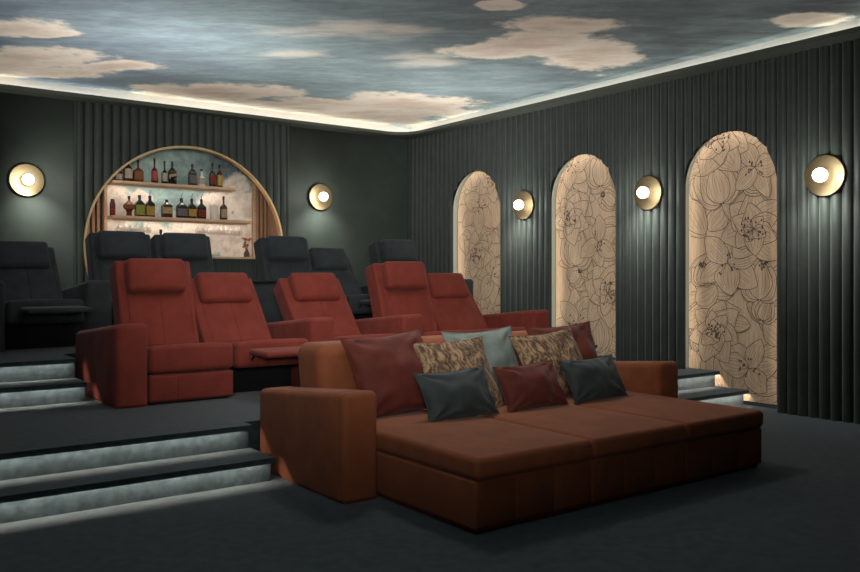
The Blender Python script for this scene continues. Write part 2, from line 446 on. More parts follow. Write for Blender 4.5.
def floral_panel(c, z0, seed, label):
    rnd = random.Random(seed)
    R = .635
    clip = [(-R, z0), (R, z0)]+[(R*cos(PI*i/24), ASP+R*sin(PI*i/24)) for i in range(25)]
    inside = lambda p: abs(p[0]) < R and p[1] > z0 and (p[1] < ASP or p[0]**2+(p[1]-ASP)**2 < R*R)
    bm = bmesh.new()
    f = bm.faces.new([bm.verts.new((0, p[0], p[1])) for p in clip])
    lay = [0.0005]
    # sides so the board has thickness
    vb = [bm.verts.new((.018, p[0], p[1])) for p in clip]; vf = list(f.verts)
    for i in range(len(clip)): bm.faces.new((vf[i], vf[(i+1) % len(clip)], vb[(i+1) % len(clip)], vb[i]))
    def line(pts, w, closed=False):
        n = len(pts); x = -lay[0]-.00003
        L, Rr = [], []
        for i in range(n):
            a = pts[(i-1) % n] if closed else pts[max(0, i-1)]; b = pts[(i+1) % n] if closed else pts[min(n-1, i+1)]
            dx, dy = b[0]-a[0], b[1]-a[1]; l = math.hypot(dx, dy) or 1
            ww = w if callable(w) is False else w(i/(n-1))
            nx, ny = -dy/l*ww/2, dx/l*ww/2
            L.append((pts[i][0]+nx, pts[i][1]+ny)); Rr.append((pts[i][0]-nx, pts[i][1]-ny))
        for i in range(n if closed else n-1):
            j = (i+1) % n
            if inside(pts[i]) and inside(pts[j]):
                ff = bm.faces.new([bm.verts.new((x, q[0], q[1])) for q in (L[i], L[j], Rr[j], Rr[i])]); ff.material_index = 1
    def fill(pts):
        lay[0] += .00006
        # split into a strip of quads along the petal so that every piece is nearly convex
        p = clip_convex(pts, clip)
        if len(p) > 2:
            ff = bm.faces.new([bm.verts.new((-lay[0], q[0], q[1])) for q in p]); ff.material_index = 0
    def petal(cx, cy, ang, Ln, W, bend=0, veins=6, tip=.5, lw=.0072):
        n = 18; ctr = []; a = ang; x, y = cx, cy
        for i in range(n+1):
            ctr.append((x, y, a)); a += bend/n; x += Ln/n*cos(a); y += Ln/n*sin(a)
        ph = rnd.uniform(0, 6); wob = rnd.uniform(.03, .09)
        def hw(t, s): return W/2*(sin(PI*min(1, t)**(.62+.3*tip))**.75)*(1+wob*sin(9*t+ph+s*2)) if 0 < t < 1 else (0.0 if t >= 1 else .004)
        Lp = [(p[0]-sin(p[2])*hw(i/n, 0), p[1]+cos(p[2])*hw(i/n, 0)) for i, p in enumerate(ctr)]
        Rp = [(p[0]+sin(p[2])*hw(i/n, 1), p[1]-cos(p[2])*hw(i/n, 1)) for i, p in enumerate(ctr)]
        fill(Rp+Lp[::-1])
        line(Rp+Lp[::-1][1:], lw)
        for v in range(veins):
            q = (v+.5)/veins*2-1; q += rnd.uniform(-.08, .08)
            end = rnd.uniform(.62, .9); st = rnd.uniform(.02, .25)
            pts = []
            for i in range(n+1):
                t = i/n
                if st <= t <= end:
                    h = hw(t, 0)*q*.92; p = ctr[i]; pts.append((p[0]-sin(p[2])*h, p[1]+cos(p[2])*h))
            if len(pts) > 2: line(pts, lw*.45)
    def stamens(cx, cy, r, n, up=None):
        for i in range(n):
            a = rnd.uniform(0, 2*PI) if up is None else up+rnd.uniform(-.7, .7)
            rr = r*rnd.uniform(.35, 1); px, py = cx+rr*cos(a), cy+rr*sin(a)
            line([(cx, cy), ((cx+px)/2+rnd.uniform(-.01, .01), (cy+py)/2), (px, py)], .0035)
            if inside((px, py)):
                lay[0] += .00002
                ff = bm.faces.new([bm.verts.new((-lay[0]-.0001, px+.0115*cos(k*PI/4), py+.014*sin(k*PI/4))) for k in range(8)]); ff.material_index = 1
    def lily(cx, cy, r, n=6, rot=0):
        for ringi, (k0, sc) in enumerate(((0, 1.0), (.5, .92))):
            for k in range(n//2):
                a = rot+2*PI*(k+k0)/(n/2)+rnd.uniform(-.18, .18)
                petal(cx, cy, a, r*sc*rnd.uniform(.85, 1.1), r*rnd.uniform(.5, .72), rnd.uniform(-.5, .5), 7, .7)
        stamens(cx, cy, r*.36, 13)
    def peony(cx, cy, r, rot=0):
        for k in range(7): petal(cx, cy, rot+2*PI*k/7+rnd.uniform(-.2, .2), r*rnd.uniform(.85, 1.08), r*.8, rnd.uniform(-.5, .5), 6, .1)
        for k in range(6): petal(cx, cy, rot+.4+2*PI*k/6, r*.64, r*.52, rnd.uniform(-.4, .4), 5, .1)
        for k in range(4): petal(cx, cy, rot+2*PI*k/4, r*.36, r*.34, rnd.uniform(-.3, .3), 3, .1)
        stamens(cx, cy, r*.34, 24)
    def cup(cx, cy, r, up):
        for d in (-.85, .85, -.45, .45, 0): petal(cx, cy, up+d, r*rnd.uniform(.9, 1.1), r*.62, -d*.7, 6, .3)
        stamens(cx+cos(up)*r*.75, cy+sin(up)*r*.75, r*.3, 12, up)
    # leaves behind, then blooms
    for _ in range(60):
        x, yv = rnd.uniform(-R, R), rnd.uniform(z0, ASP+R)
        petal(x, yv, rnd.uniform(0, 2*PI), rnd.uniform(.3, .6), rnd.uniform(.16, .32), rnd.uniform(-.8, .8), 5, 1.0)
    yv = z0+.05; side = rnd.choice((-1, 1)); i = 0
    while yv < ASP+R:
        r = rnd.uniform(.36, .50); x = side*rnd.uniform(.08, .36)
        [lily, peony, lambda a, b, d, e: cup(a, b, d*1.15, PI/2+e*.3)][(i+seed) % 3](x, yv, r, *((6, rnd.uniform(0, 6)) if (i+seed) % 3 == 0 else (rnd.uniform(-1, 1),)))
        if rnd.random() < .6: cup(-side*rnd.uniform(.25, .5), yv+.15, .26, rnd.uniform(0, PI))
        yv += rnd.uniform(.30, .42); side = -side; i += 1
    o = link_mesh('arched_panel', bm, [tanwood, inkline], smooth=False)
    o.location = (WX+DEP-.02, c, 0)
    tag(o, label, 'wall panel', 'floral arched panels')
floral_panel(ACS[0], .05, 11, 'tall tan arched wall panel with flower drawing, beside the lit steps, nearest of three')
floral_panel(ACS[1], Z2+.03, 23, 'tan arched wall panel with flower drawing between two brass wall lights, middle of three')
floral_panel(ACS[2], Z4+.03, 37, 'tan arched floral wall panel nearest the back corner, behind the red recliners')

# ------------------------------------------------------------------ bar niche
bar = thing('bar_niche', 'round brass-framed bar niche with sky mural in the back wall', 'bar', (BCX, WY, Z4))
o0 = (-BCX, -WY, -Z4)
def bpart(name, bm, m, parent=bar, **k):
    o = link_mesh(name, bm, m, parent, **k)
    if parent is bar: o.location = o0
    return o
NX0, NX1, NY = BCX-BR-.06, BCX+BR+.06, 12.22
ZCT = 1.72
PX0, PX1 = 3.33, 5.58
bm = bmesh.new()     # brass ring
ringn = 96
sec = [(0, -.045), (.028, -.045), (.028, .05), (0, .05)]
vv = []
for k in range(ringn+1):
    a = -PI/2+.90+(2*PI-1.80)*k/ringn
    vv.append([bm.verts.new((BCX+(BR-.02+s[0])*cos(a), WY-.01+s[1], BCZ+(BR-.02+s[0])*sin(a))) for s in sec])
for a, b in zip(vv, vv[1:]):
    for k in range(4): bm.faces.new((a[k], a[(k+1) % 4], b[(k+1) % 4], b[k]))
bpart('brass_frame', bm, frame_brass)
bm = bmesh.new()     # carcass
quad(bm, (NX0, WY+.01, Z4), (NX0, NY, Z4), (NX0, NY, 3.36), (NX0, WY+.01, 3.36))
quad(bm, (NX1, WY+.01, Z4), (NX1, NY, Z4), (NX1, NY, 3.36), (NX1, WY+.01, 3.36))
quad(bm, (NX0, WY+.01, 3.36), (NX1, WY+.01, 3.36), (NX1, NY, 3.36), (NX0, NY, 3.36))
quad(bm, (NX0, NY, Z4), (NX1, NY, Z4), (NX1, NY, 3.36), (NX0, NY, 3.36))
bpart('niche_lining', bm, mat('dark_walnut', lin(62, 44, 36), .6), smooth=False)
BC = [(x, z, 1/rx, 0, 0, 1/rz) for (x, z, rx, rz) in ((3.5, 2.50, .22, .28), (3.75, 2.42, .32, .26), (3.5, 2.2, .3, .3), (5.05, 2.55, .45, .22), (5.3, 2.75, .22, .35), (5.5, 2.5, .35, .45),
      (4.9, 2.2, .7, .3), (5.35, 2.05, .5, .5), (4.3, 1.95, .9, .28), (3.9, 1.85, .6, .22))]
skybar = painted_sky('bar_sky_mural', lin(128, 146, 148), lin(160, 188, 182), lin(84, 96, 104), lin(240, 230, 216), lin(196, 184, 172), BC,
                     (1, 0, .25), (3.6, 4.5, 6.0), nscale=2.2, amp=.9, wax='xz')
bm = bmesh.new(); box(bm, PX0, PX1, NY-.03, NY-.005, ZCT, 3.34); bpart('mural_panel', bm, skybar, smooth=False)
for x in (PX0, PX1):
    bm = bmesh.new(); box(bm, x-.022, x+.022, NY-.09, NY-.005, ZCT, 3.3); bpart('frame_post', bm, shelfwood, smooth=False)
bm = bmesh.new()
for i in range(6):
    x = NX0+.03+i*.068; 
    if x < PX0-.05: box(bm, x, x+.036, NY-.07, NY-.004, ZCT, 3.3)
for i in range(7):
    y = WY+.10+i*.068; box(bm, NX0+.002, NX0+.05, y, y+.036, ZCT, 3.3)
bpart('slat_lining', bm, slatwood, smooth=False)
bm = bmesh.new()
for i in range(6):
    x = PX1+.04+i*.068
    if x < NX1-.05: box(bm, x, x+.036, NY-.07, NY-.004, ZCT, 3.3)
for i in range(7):
    y = WY+.10+i*.068; box(bm, NX1-.05, NX1-.002, y, y+.036, ZCT, 3.3)
bpart('slat_lining', bm, slatwood, smooth=False)
bm = bmesh.new(); rbox(bm, (NX0+.02, WY-.02, ZCT-.035), (NX1-.02, NY-.005, ZCT), .008, 2); bpart('counter_top', bm, shelfwood)
bm = bmesh.new()
nr = 74; wv = (NX1-NX0-.06)/nr
rows = []
for k in range(nr*4+1):
    x = NX0+.03+wv*k/4; yy = WY+.03-.014*(0, .8, 1, .8)[k % 4]
    rows.append((bm.verts.new((x, yy, Z4)), bm.verts.new((x, yy, ZCT-.035))))
for a, b in zip(rows, rows[1:]): bm.faces.new((a[0], b[0], b[1], a[1]))
bpart('ribbed_front', bm, wallmat)
bm = bmesh.new()     # light behind the ring
vv = []
for k in range(73):
    a = -PI/2+1.35+(2*PI-2.7)*k/72
    vv.append((bm.verts.new((BCX+(BR+.02)*cos(a), WY+.06, BCZ+(BR+.02)*sin(a))), bm.verts.new((BCX+(BR+.02)*cos(a), WY+.072, BCZ+(BR+.02)*sin(a)))))
for a, b in zip(vv, vv[1:]): bm.faces.new((a[0], b[0], b[1], a[1]))
bpart('ring_light', bm, mat('led_ring', (1, 1, 1, 1), .5, emit=lin(255, 240, 222), estr=30), smooth=False)

SHU, SHL = 2.765, 2.28
for (z, x1, lab) in ((SHU, 5.17, 'upper pale oak shelf of the round bar, carrying tall bottles'), (SHL, 5.42, 'lower pale oak shelf of the round bar, glasses hung beneath it')):
    t = thing('bar_shelf', lab, 'shelf', ((PX0+x1)/2, 12.05, z))
    bm = bmesh.new(); rbox(bm, (PX0+.024-(PX0+x1)/2, -.17, -.042), (x1-(PX0+x1)/2, .138, 0), .006, 2); box(bm, PX0+.04-(PX0+x1)/2, x1-.04-(PX0+x1)/2, -.08, -.072, -.066, -.035); link_mesh('board', bm, shelfwood, t)
    bm = bmesh.new(); box(bm, PX0+.06-(PX0+x1)/2, x1-.08-(PX0+x1)/2, -.05, -.036, -.056, -.046); link_mesh('light_strip', bm, led_bar, t, smooth=False)

# bottles --------------------------------------------------------------
def glassm(name, c, rough=.08, tr=0.0):
    m = mat(name, c, rough, 0, 0, .5)
    if tr: m.node_tree.nodes['Principled BSDF'].inputs['Transmission Weight'].default_value = tr
    return m
G = dict(black=glassm('black_glass', lin(24, 22, 22)), amber=glassm('amber_glass', lin(92, 48, 26)), brown=glassm('brown_glass', lin(58, 36, 28)),
         plum=glassm('plum_glass', lin(74, 26, 34)), green=glassm('green_glass', lin(40, 50, 34)), clear=glassm('pale_glass', lin(206, 204, 194), .1),
         smoke=glassm('smoke_glass', lin(52, 52, 54)))
def paper(c):
    c = tuple(v*.6 for v in c[:3])+(1,)
    return textured('bottle_label', c, tuple(x*.55 for x in c[:3])+(1,), 60, 3, .7, 0)
Lb = dict(white=paper(lin(214, 200, 184)), cream=paper(lin(208, 180, 140)), red=paper(lin(150, 60, 52)), yellow=paper(lin(214, 174, 84)), lime=paper(lin(176, 186, 80)),
          brown=paper(lin(150, 104, 74)), grey=paper(lin(128, 126, 122)), pink=paper(lin(196, 96, 90)))
capm = mat('black_cap', lin(22, 20, 20), .4); capgold = mat('gold_cap', lin(170, 130, 70), .35, 1)
def bottle(x, z, h, r, g, lb, label, shoulder=.6, neck=.012, square=0, round_=False, pourer=False, lz=(.12, .48), tiltlab=False, y=12.03, group='bottles on the bar shelves'):
    h *= 1.07; r *= 1.08
    t = thing('bottle', label, 'bottle', (x, y, z), group=group)
    bm = bmesh.new(); s = shoulder*h
    if round_:
        prof = [(r*.45, 0), (r*.5, .01), (r*.4, .05), (r*.55, .075)]+[(r*sin(PI*(.12+.76*i/10)), .075+(s-.05)*i/10) for i in range(11)]+[(neck, s+.05), (neck, h*.88)]
    else:
        prof = [(r*.92, 0), (r, .008), (r, s*.86), (r*.94, s*.94), (r*.72, s*1.03), (neck*1.5, s*1.13), (neck, s*1.2), (neck, h*.88)]
    lathe(bm, prof, 20, square=square)
    link_mesh('bottle_body', bm, G[g], t)
    bm = bmesh.new(); lathe(bm, [(neck*1.2, h*.86), (neck*1.25, h*.87), (neck*1.25, h*.99), (neck, h)], 14); link_mesh('cap', bm, capm, t)
    if lb:
        bm = bmesh.new(); z0, z1 = lz[0]*h, lz[1]*h; rr = r*1.015 if not round_ else r*.99
        n = 14; va = []
        for k in range(n+1):
            a = -PI/2-1.05+2.1*k/n; rq = rr/((abs(cos(a))**square+abs(sin(a))**square)**(1/square)) if square else rr
            off = (.03*(k/n-.5) if tiltlab else 0)
            va.append((bm.verts.new((rq*cos(a), rq*sin(a), z0+off)), bm.verts.new((rq*cos(a), rq*sin(a), z1+off))))
        for a, b in zip(va, va[1:]): bm.faces.new((a[0], b[0], b[1], a[1]))
        link_mesh('label', bm, Lb[lb], t)
    if pourer:
        bm = bmesh.new(); tube(bm, [(0, 0, h*.98), (0, 0, h+.03), (.018, 0, h+.075)], .005, 6); link_mesh('pourer', bm, steel, t)
    return t
bottle(3.475, SHU, .20, .050, 'brown', 'white', 'short dark bottle half hidden behind the brass ring on the upper bar shelf', .62)
bottle(3.608, SHU, .28, .058, 'brown', 'white', 'stout bottle with large white label at left of the upper bar shelf', .68, .016, lz=(.16, .62))
bottle(3.748, SHU, .30, .060, 'amber', 'brown', 'wide amber bottle with brown label on the upper bar shelf', .56, .014, square=5)
bottle(3.982, SHU, .345, .042, 'plum', 'pink', 'slim tall plum bottle standing alone on the upper bar shelf', .54, .012)
bottle(4.128, SHU, .32, .042, 'black', 'white', 'slim black-necked bottle with white and red label on the upper bar shelf', .52, .012)
bottle(4.240, SHU, .32, .052, 'black', 'cream', 'black bottle with slanted gold label on the upper bar shelf', .62, .014, square=5, lz=(.34, .46), tiltlab=True)
bottle(4.542, SHU, .31, .050, 'smoke', 'grey', 'dark square-shouldered bottle right of the gap on the upper bar shelf', .66, .015, square=6)
bottle(4.684, SHU, .25, .054, 'clear', 'white', 'short clear bottle with white label on the upper bar shelf', .52, .014)
bottle(4.852, SHU, .345, .044, 'green', 'red', 'tall dark green bottle with red label on the upper bar shelf', .58, .013)
bottle(4.963, SHU, .325, .042, 'brown', 'yellow', 'brown bottle with yellow label at right end of the upper bar shelf', .62, .013, lz=(.1, .55))
bottle(3.395, SHL, .22, .036, 'plum', 'red', 'red bottle at the far left end of the lower bar shelf', .8, .02)
bottle(3.622, SHL, .27, .078, 'amber', 'brown', 'round footed decanter bottle on the lower bar shelf', .62, .016, round_=True, lz=(.36, .52))
bottle(3.768, SHL, .29, .060, 'black', 'lime', 'dark bottle with lime yellow label on the lower bar shelf', .66, .018, square=6, lz=(.08, .54))
bottle(3.915, SHL, .29, .058, 'black', 'yellow', 'dark bottle with yellow label and pourer beside the lime-labelled bottle', .66, .018, square=6, lz=(.08, .5), pourer=True)
bottle(4.159, SHL, .25, .066, 'brown', 'cream', 'square brown bottle with round cream label on the lower bar shelf', .72, .018, square=7, lz=(.22, .56))
bottle(4.378, SHL, .28, .068, 'black', 'grey', 'broad black bottle with grey label on the lower bar shelf', .66, .02, square=5, pourer=True)
bottle(4.532, SHL, .28, .056, 'black', 'yellow', 'black bottle with amber label and pourer right of the grey-labelled bottle', .66, .016, square=6, pourer=True)
bottle(4.681, SHL, .28, .056, 'black', 'red', 'black bottle with dark red label and pourer beside the glass jar', .66, .016, square=6, pourer=True)
bottle(5.029, SHL, .34, .052, 'brown', 'cream', 'tall brown bottle at right end of the lower bar shelf', .58, .014, lz=(.1, .46))
bottle(4.045, ZCT, .36, .042, 'black', None, 'black bottle on the bar counter, its cap above the grey recliner', .62, .016, group='bottles on the bar counter', y=11.95)
# ribbed glass jar
jar = thing('glass_jar', 'pale ribbed glass jar near right end of the lower bar shelf', 'jar', (4.882, 12.03, SHL))
bm = bmesh.new(); lathe(bm, [(.055, 0), (.062, .008), (.062, .19), (.05, .205)], 24); link_mesh('jar_body', bm, glassm('frosted_glass', lin(196, 190, 178), .35), jar)
bm = bmesh.new(); lathe(bm, [(.064, .205), (.064, .215), (.02, .222), (.014, .24)], 20); link_mesh('lid', bm, glassm('frosted_lid', lin(180, 174, 164), .35), jar)

# hanging stem glasses
wg = bpy.data.materials.new('stem_glass'); wg.use_nodes = True
nt = wg.node_tree; nt.nodes.clear()
out = nt.nodes.new('ShaderNodeOutputMaterial'); mx = nt.nodes.new('ShaderNodeMixShader'); tr = nt.nodes.new('ShaderNodeBsdfTransparent'); gl = nt.nodes.new('ShaderNodeBsdfGlossy')
fr = nt.nodes.new('ShaderNodeLayerWeight'); fr.inputs['Blend'].default_value = .22; gl.inputs['Roughness'].default_value = .08
tr.inputs['Color'].default_value = (.9, .9, .9, 1)
nt.links.new(fr.outputs['Facing'], mx.inputs[0]); nt.links.new(tr.outputs[0], mx.inputs[1]); nt.links.new(gl.outputs[0], mx.inputs[2]); nt.links.new(mx.outputs[0], out.inputs[0])
gp = [(.034, 0), (.034, -.003), (.006, -.008), (.004, -.02), (.004, -.075), (.012, -.085), (.03, -.105), (.038, -.135), (.036, -.16), (.03, -.18)]
gl0 = None
for (xs, n, lab, grp) in ((4.66, 9, 'stem glass hung upside down under the right of the lower bar shelf', 'hanging glasses at right'),
                     (3.50, 6, 'stem glass hung upside down under the left of the lower bar shelf', 'hanging glasses at left')):
    for row in range(2):
        for i in range(n):
            loc = (xs+i*.081, 12.055+row*.075, SHL-.0445)
            if gl0 is None:
                bm = bmesh.new(); lathe(bm, gp, 14, cap=False); gl0 = link_mesh('wine_glass', bm, wg); o = gl0
            else:
                o = gl0.copy(); COL.objects.link(o)
            o.location = loc
            tag(o, lab, 'glass', grp)
# dried flowers
fl = thing('dried_flowers', 'small vase of dried rust-coloured flowers at right end of the bar counter', 'flowers', (5.36, 11.93, ZCT))
bm = bmesh.new(); lathe(bm, [(.03, 0), (.042, .01), (.045, .05), (.03, .09), (.018, .11), (.02, .125)], 18); link_mesh('vase', bm, mat('vase_clay', lin(84, 60, 50), .6), fl)
rnd = random.Random(5)
bm = bmesh.new(); bl = bmesh.new()
for i in range(12):
    a, r = rnd.uniform(0, 2*PI), rnd.uniform(.02, .075); h = rnd.uniform(.17, .31)
    tube(bm, [(0, 0, .1), (r*.5*cos(a), r*.5*sin(a), h*.7), (r*cos(a), r*sin(a), h)], .002, 5)
    for q in range(5):
        M = Matrix.Translation((r*cos(a)+rnd.uniform(-.014, .014), r*sin(a)+rnd.uniform(-.014, .014), h+rnd.uniform(-.012, .016)))
        bmesh.ops.create_icosphere(bl, subdivisions=1, radius=rnd.uniform(.009, .015), matrix=M)
link_mesh('stems', bm, mat('dry_stem', lin(120, 90, 64), .8), fl); link_mesh('blossoms', bl, mat('dry_blossom', lin(176, 108, 78), .8), fl)

# ------------------------------------------------------------------ wall sconces
def bulb_light(loc, d, power):
    l = bpy.data.lights.new('sconce_light', 'POINT'); l.energy = power*.32; l.shadow_soft_size = .07; l.color = (1, .97, .91)
    o = bpy.data.objects.new('sconce_light', l); COL.objects.link(o); o.location = loc+d*.40
    l = bpy.data.lights.new('sconce_downlight', 'SPOT'); l.energy = power; l.shadow_soft_size = .05; l.color = (1, .97, .91)
    l.spot_size = math.radians(118); l.spot_blend = 1
    o = bpy.data.objects.new('sconce_downlight', l); COL.objects.link(o); o.location = loc+d*.34+Vector((0, 0, -.1))
    o.rotation_euler = (Vector((0, 0, -.62))-d*.34).to_track_quat('-Z', 'Y').to_euler()
def sconce(loc, rz, label):
    t = thing('wall_sconce', label, 'wall light', loc, (0, 0, rz), 'brass disc wall lights')
    # built facing -Y: wall at y=0
    bm = bmesh.new(); lathe(bm, [(.188, 0), (.194, -.004), (.194, -.034), (.184, -.036)], 40, axis='y'); link_mesh('back_plate', bm, black, t)
    bm = bmesh.new(); lathe(bm, [(.205, -.036), (.208, -.039), (.208, -.044), (.202, -.047), (.10, -.042), (.028, -.040), (.026, -.046), (.024, -.075)], 64, axis='y'); link_mesh('brass_disc', bm, brass, t, angle=25)
    bm = bmesh.new(); bmesh.ops.create_uvsphere(bm, u_segments=28, v_segments=16, radius=.072, matrix=Matrix.Translation((0, -.125, 0))); link_mesh('globe_bulb', bm, globe, t)
    d = Vector((sin(rz), -cos(rz), 0))
    bulb_light(Vector(loc), d, 52)
    return t
sconce((2.215, WY, 2.66), 0, 'round brass wall light on the plain wall left of the bar niche')
sconce((6.47, WY, 2.68), 0, 'round brass wall light on the plain wall right of the bar niche')
for (y, lab) in ((8.76, 'round brass wall light between the far and middle floral arches'), (6.56, 'round brass wall light between the middle and near floral arches'),
                 (4.36, 'round brass wall light on fluted wall right of the near floral arch')):
    sconce((WX-.028, y, 2.445), -PI/2, lab)

# ------------------------------------------------------------------ recliners
AW, CW = .27, .775
def arm(parent, x0, m, d=1.32, h0=.70, h1=.57, y0=0, name='armrest'):
    def post(o, n):
        t = max(0, min(1, (o.y-y0)/d)); k = (h0+(h1-h0)*t)/h0
        o.z = o.z*k if o.z > .03 else max(o.z, .022)
        return o
    bm = bmesh.new()
    rbox(bm, (x0, y0, -.03), (x0+AW, y0+d, h0), .05, 4, (1, 4, 2), seams=[(1, y0+.075, .005, .004, lambda n: abs(n.y) < .5), (0, x0+AW-.045, .004, .004, lambda n: n.y < -.5)], post=post)
    a = link_mesh(name, bm, m, parent, angle=60)
    bm = bmesh.new(); box(bm, x0+.015, x0+AW-.015, y0+.015, y0+d-.015, 0, .03); link_mesh('plinth', bm, m, a, smooth=False)
    return a

def recliner(loc, m, reclined, label, left=False, right=False, group=None, w=CW, console=0):
    t = thing('recliner_chair', label, 'chair', loc, group=group)
    hw = w/2-.006
    # base
    bm = bmesh.new(); box(bm, -hw+.03, hw-.03, .34 if reclined else .09, .80, 0, .28); link_mesh('base', bm, black, t, smooth=False)
    # seat
    def puff(o, n):
        if n.z > -.2: o.z += .010*max(0, 1-(o.x/hw)**2)-.085*max(0, o.y)/.8
        if n.y < -.5: o.y -= .008*max(0, 1-(o.x/hw)**2)
        return o
    bm = bmesh.new(); rbox(bm, (-hw, 0, .262), (hw, .80, .505), .05, 4, (6, 3, 1), post=puff); link_mesh('seat', bm, m, t, angle=60)
    # footrest
    bm = bmesh.new()
    if reclined:
        rbox(bm, (-hw+.11, -.40, .385), (hw-.03, -.02, .44), .028, 3, (4, 2, 0), post=lambda o, n: o+Vector((0, 0, -.10*(o.y+.02)*-.15)))
        f = link_mesh('footrest', bm, m, t, angle=60)
        for x in (-.22, .22):
            bm = bmesh.new(); tube(bm, [(x, -.06, .39), (x, .05, .29), (x, .36, .2)], .009, 6); link_mesh('footrest_bracket', bm, black, f)
    else:
        rbox(bm, (-hw, .005, .02), (hw, .09, .258), .03, 3, (4, 0, 2), seams=[(0, -.14, .004, .004, lambda n: n.y < -.5)])
        link_mesh('footrest', bm, m, t, angle=60)
    # backrest, built upright with its front face at y=0 and then leaned about its foot
    ang = math.radians(39 if reclined else 18.5); L = .798 if reclined else .828
    M = Matrix.Translation((0, .745, .455)) @ Matrix.Rotation(-ang, 4, 'X')
    bm = bmesh.new()
    bx = hw-.008
    def pb(o, n):
        if n.y < -.5: o.y -= .02*max(0, 1-(o.x/bx)**2)*max(0, 1-((o.z-.35)/.5)**2)
        return M @ o
    rbox(bm, (-bx-.006, 0, -.02), (bx-.02, .215, L), .026, 4, (6, 0, 6),
         seams=[(0, 0, .006, .004, lambda n: n.y < -.5), (0, -bx+.075, .006, .004, lambda n: n.y < -.5), (0, bx-.075, .006, .004, lambda n: n.y < -.5)], post=pb)
    b = link_mesh('backrest', bm, m, t, angle=60)
    bm = bmesh.new()
    hx = .275; hox = -.025
    tilt = 11 if reclined else 2
    Mh = M @ Matrix.Translation((hox, -.012, L-.012)) @ Matrix.Rotation(math.radians(tilt), 4, 'X')
    def ph(o, n):
        u, v = o.x/hx, (o.z+.15)/.16
        o.y += (-.03 if n.y < 0 else .0)*max(0, 1-u*u)*max(0, 1-v*v)
        return Mh @ o
    rbox(bm, (-hx, -.125, -.325), (hx, .03, .0 if not reclined else .012), .05, 4, (8, 0, 6), post=ph)
    link_mesh('headrest', bm, m, t, angle=60)
    if left: arm(t, -w/2-AW, m)
    if right: arm(t, w/2, m)
    return t

RY = 7.0
A = 2.0
redgrp = 'red recliners in the middle row'
x = A+AW
W1, W2, W3 = .764, .79, .778
recliner((x+W1/2, RY, Z2), redfab, False, 'upright red recliner at left end of the middle row, footrest folded in', left=True, w=W1)
recliner((x+W1*1.5, RY, Z2), redfab, True, 'reclined red chair with raised footrest beside the leftmost upright red one', right=True, w=W1)
x += 2*W1+AW
recliner((x+W2/2, RY, Z2), redfab, True, 'single reclined red chair between two armrests, middle of the red row', right=True, w=W2)
x += W2+AW
recliner((x+W3/2, RY, Z2), redfab, False, 'upright red recliner right of centre, tallest back behind the sofa', w=W3)
recliner((x+W3*1.5, RY, Z2), redfab, True, 'reclined red chair at right end of the middle row by floral arches', right=True, w=W3)
DY, DW = 8.95, .74
recliner((1.892, DY, Z4), darkfab, True, 'reclined dark grey chair with raised footrest at far left of back row', left=True, right=True, w=DW)
recliner((2.54+DW/2, DY, Z4), darkfab, False, 'upright dark grey recliner under left side of the bar niche', w=DW)
recliner((2.54+DW*1.5, DY, Z4), darkfab, False, 'upright dark grey recliner in front of the bar, second of the pair', w=DW)
recliner((4.64+DW/2, DY, Z4), darkfab, False, 'upright dark grey recliner in front of the right edge of the bar', w=DW)
recliner((4.64+DW*1.5, DY, Z4), darkfab, True, 'reclined dark grey chair below the wall light right of the bar', right=True, w=DW)
recliner((6.405+DW/2, DY, Z4), darkfab, False, 'upright dark grey recliner near the back corner, behind a red one', right=True, w=DW)
# console between the grey pair and its neighbour
cn = thing('seat_console', 'dark grey console with flat table top between grey recliners', 'console', (4.325, DY, Z4))
bm = bmesh.new(); rbox(bm, (-.215, 0, 0), (.215, .98, .655), .03, 3); link_mesh('console_body', bm, darkfab, cn)
bm = bmesh.new(); rbox(bm, (-.22, -.05, .66), (.22, .5, .685), .01, 2); link_mesh('table_top', bm, black, cn)

# ------------------------------------------------------------------ sofa
sofa = thing('sofa', 'wide rust-coloured daybed sofa with low arms in the front row', 'sofa', (4.36, 4.6, 0))
so = Vector((4.36, 4.6, 0))
def sp(name, bm, m=sofafab, parent=sofa, **k):
    for v in bm.verts: v.co -= so
    return link_mesh(name, bm, m, parent, angle=60, **k)
for k, x0 in enumerate((2.962, 3.904, 4.846)):
    x1 = x0+.942
    bm = bmesh.new()
    rbox(bm, (x0+.003, 3.575, .022), (x1-.003, 5.25, .30), .02, 3, (2, 2, 1), seams=[(0, x0+.31, .004, .004, lambda n: n.y < -.5), (0, x0+.62, .004, .004, lambda n: n.y < -.5)])
    b = sp('base', bm)
    bm = bmesh.new(); box(bm, x0+.03, x1-.03, 3.60, 5.2, 0, .03)
    for v in bm.verts: v.co -= so
    link_mesh('plinth', bm, sofafab, b, smooth=False)
    bm = bmesh.new()
    def puff(o, n, x0=x0):
        u = (o.x-x0-.473)/.473; v = (o.y-4.43)/.83
        if n.z > .4: o.z += .018*max(0, 1-u*u)*max(0, 1-v**4)
        return o
    rbox(bm, (x0+.002, 3.555, .302), (x1-.002, 5.27, .43), .035, 4, (8, 10, 0), post=puff)
    sp('seat_cushion', bm)
for (bx0, x1) in ((2.925, 3.924), (3.924, 4.863), (4.863, 5.80)):
    bm = bmesh.new()
    def lean(o, n):
        o.y += max(0, o.z-.42)*.16; return o
    rbox(bm, (bx0+.002, 5.20, .03), (x1-.002, 5.60, .945), .09, 5, (4, 0, 5), post=lean)
    sp('backrest', bm)
for x0 in (2.69, 5.815):
    a = arm(sofa, x0-so.x, sofafab, d=1.25, h0=.705, h1=.60, y0=4.54-so.y)

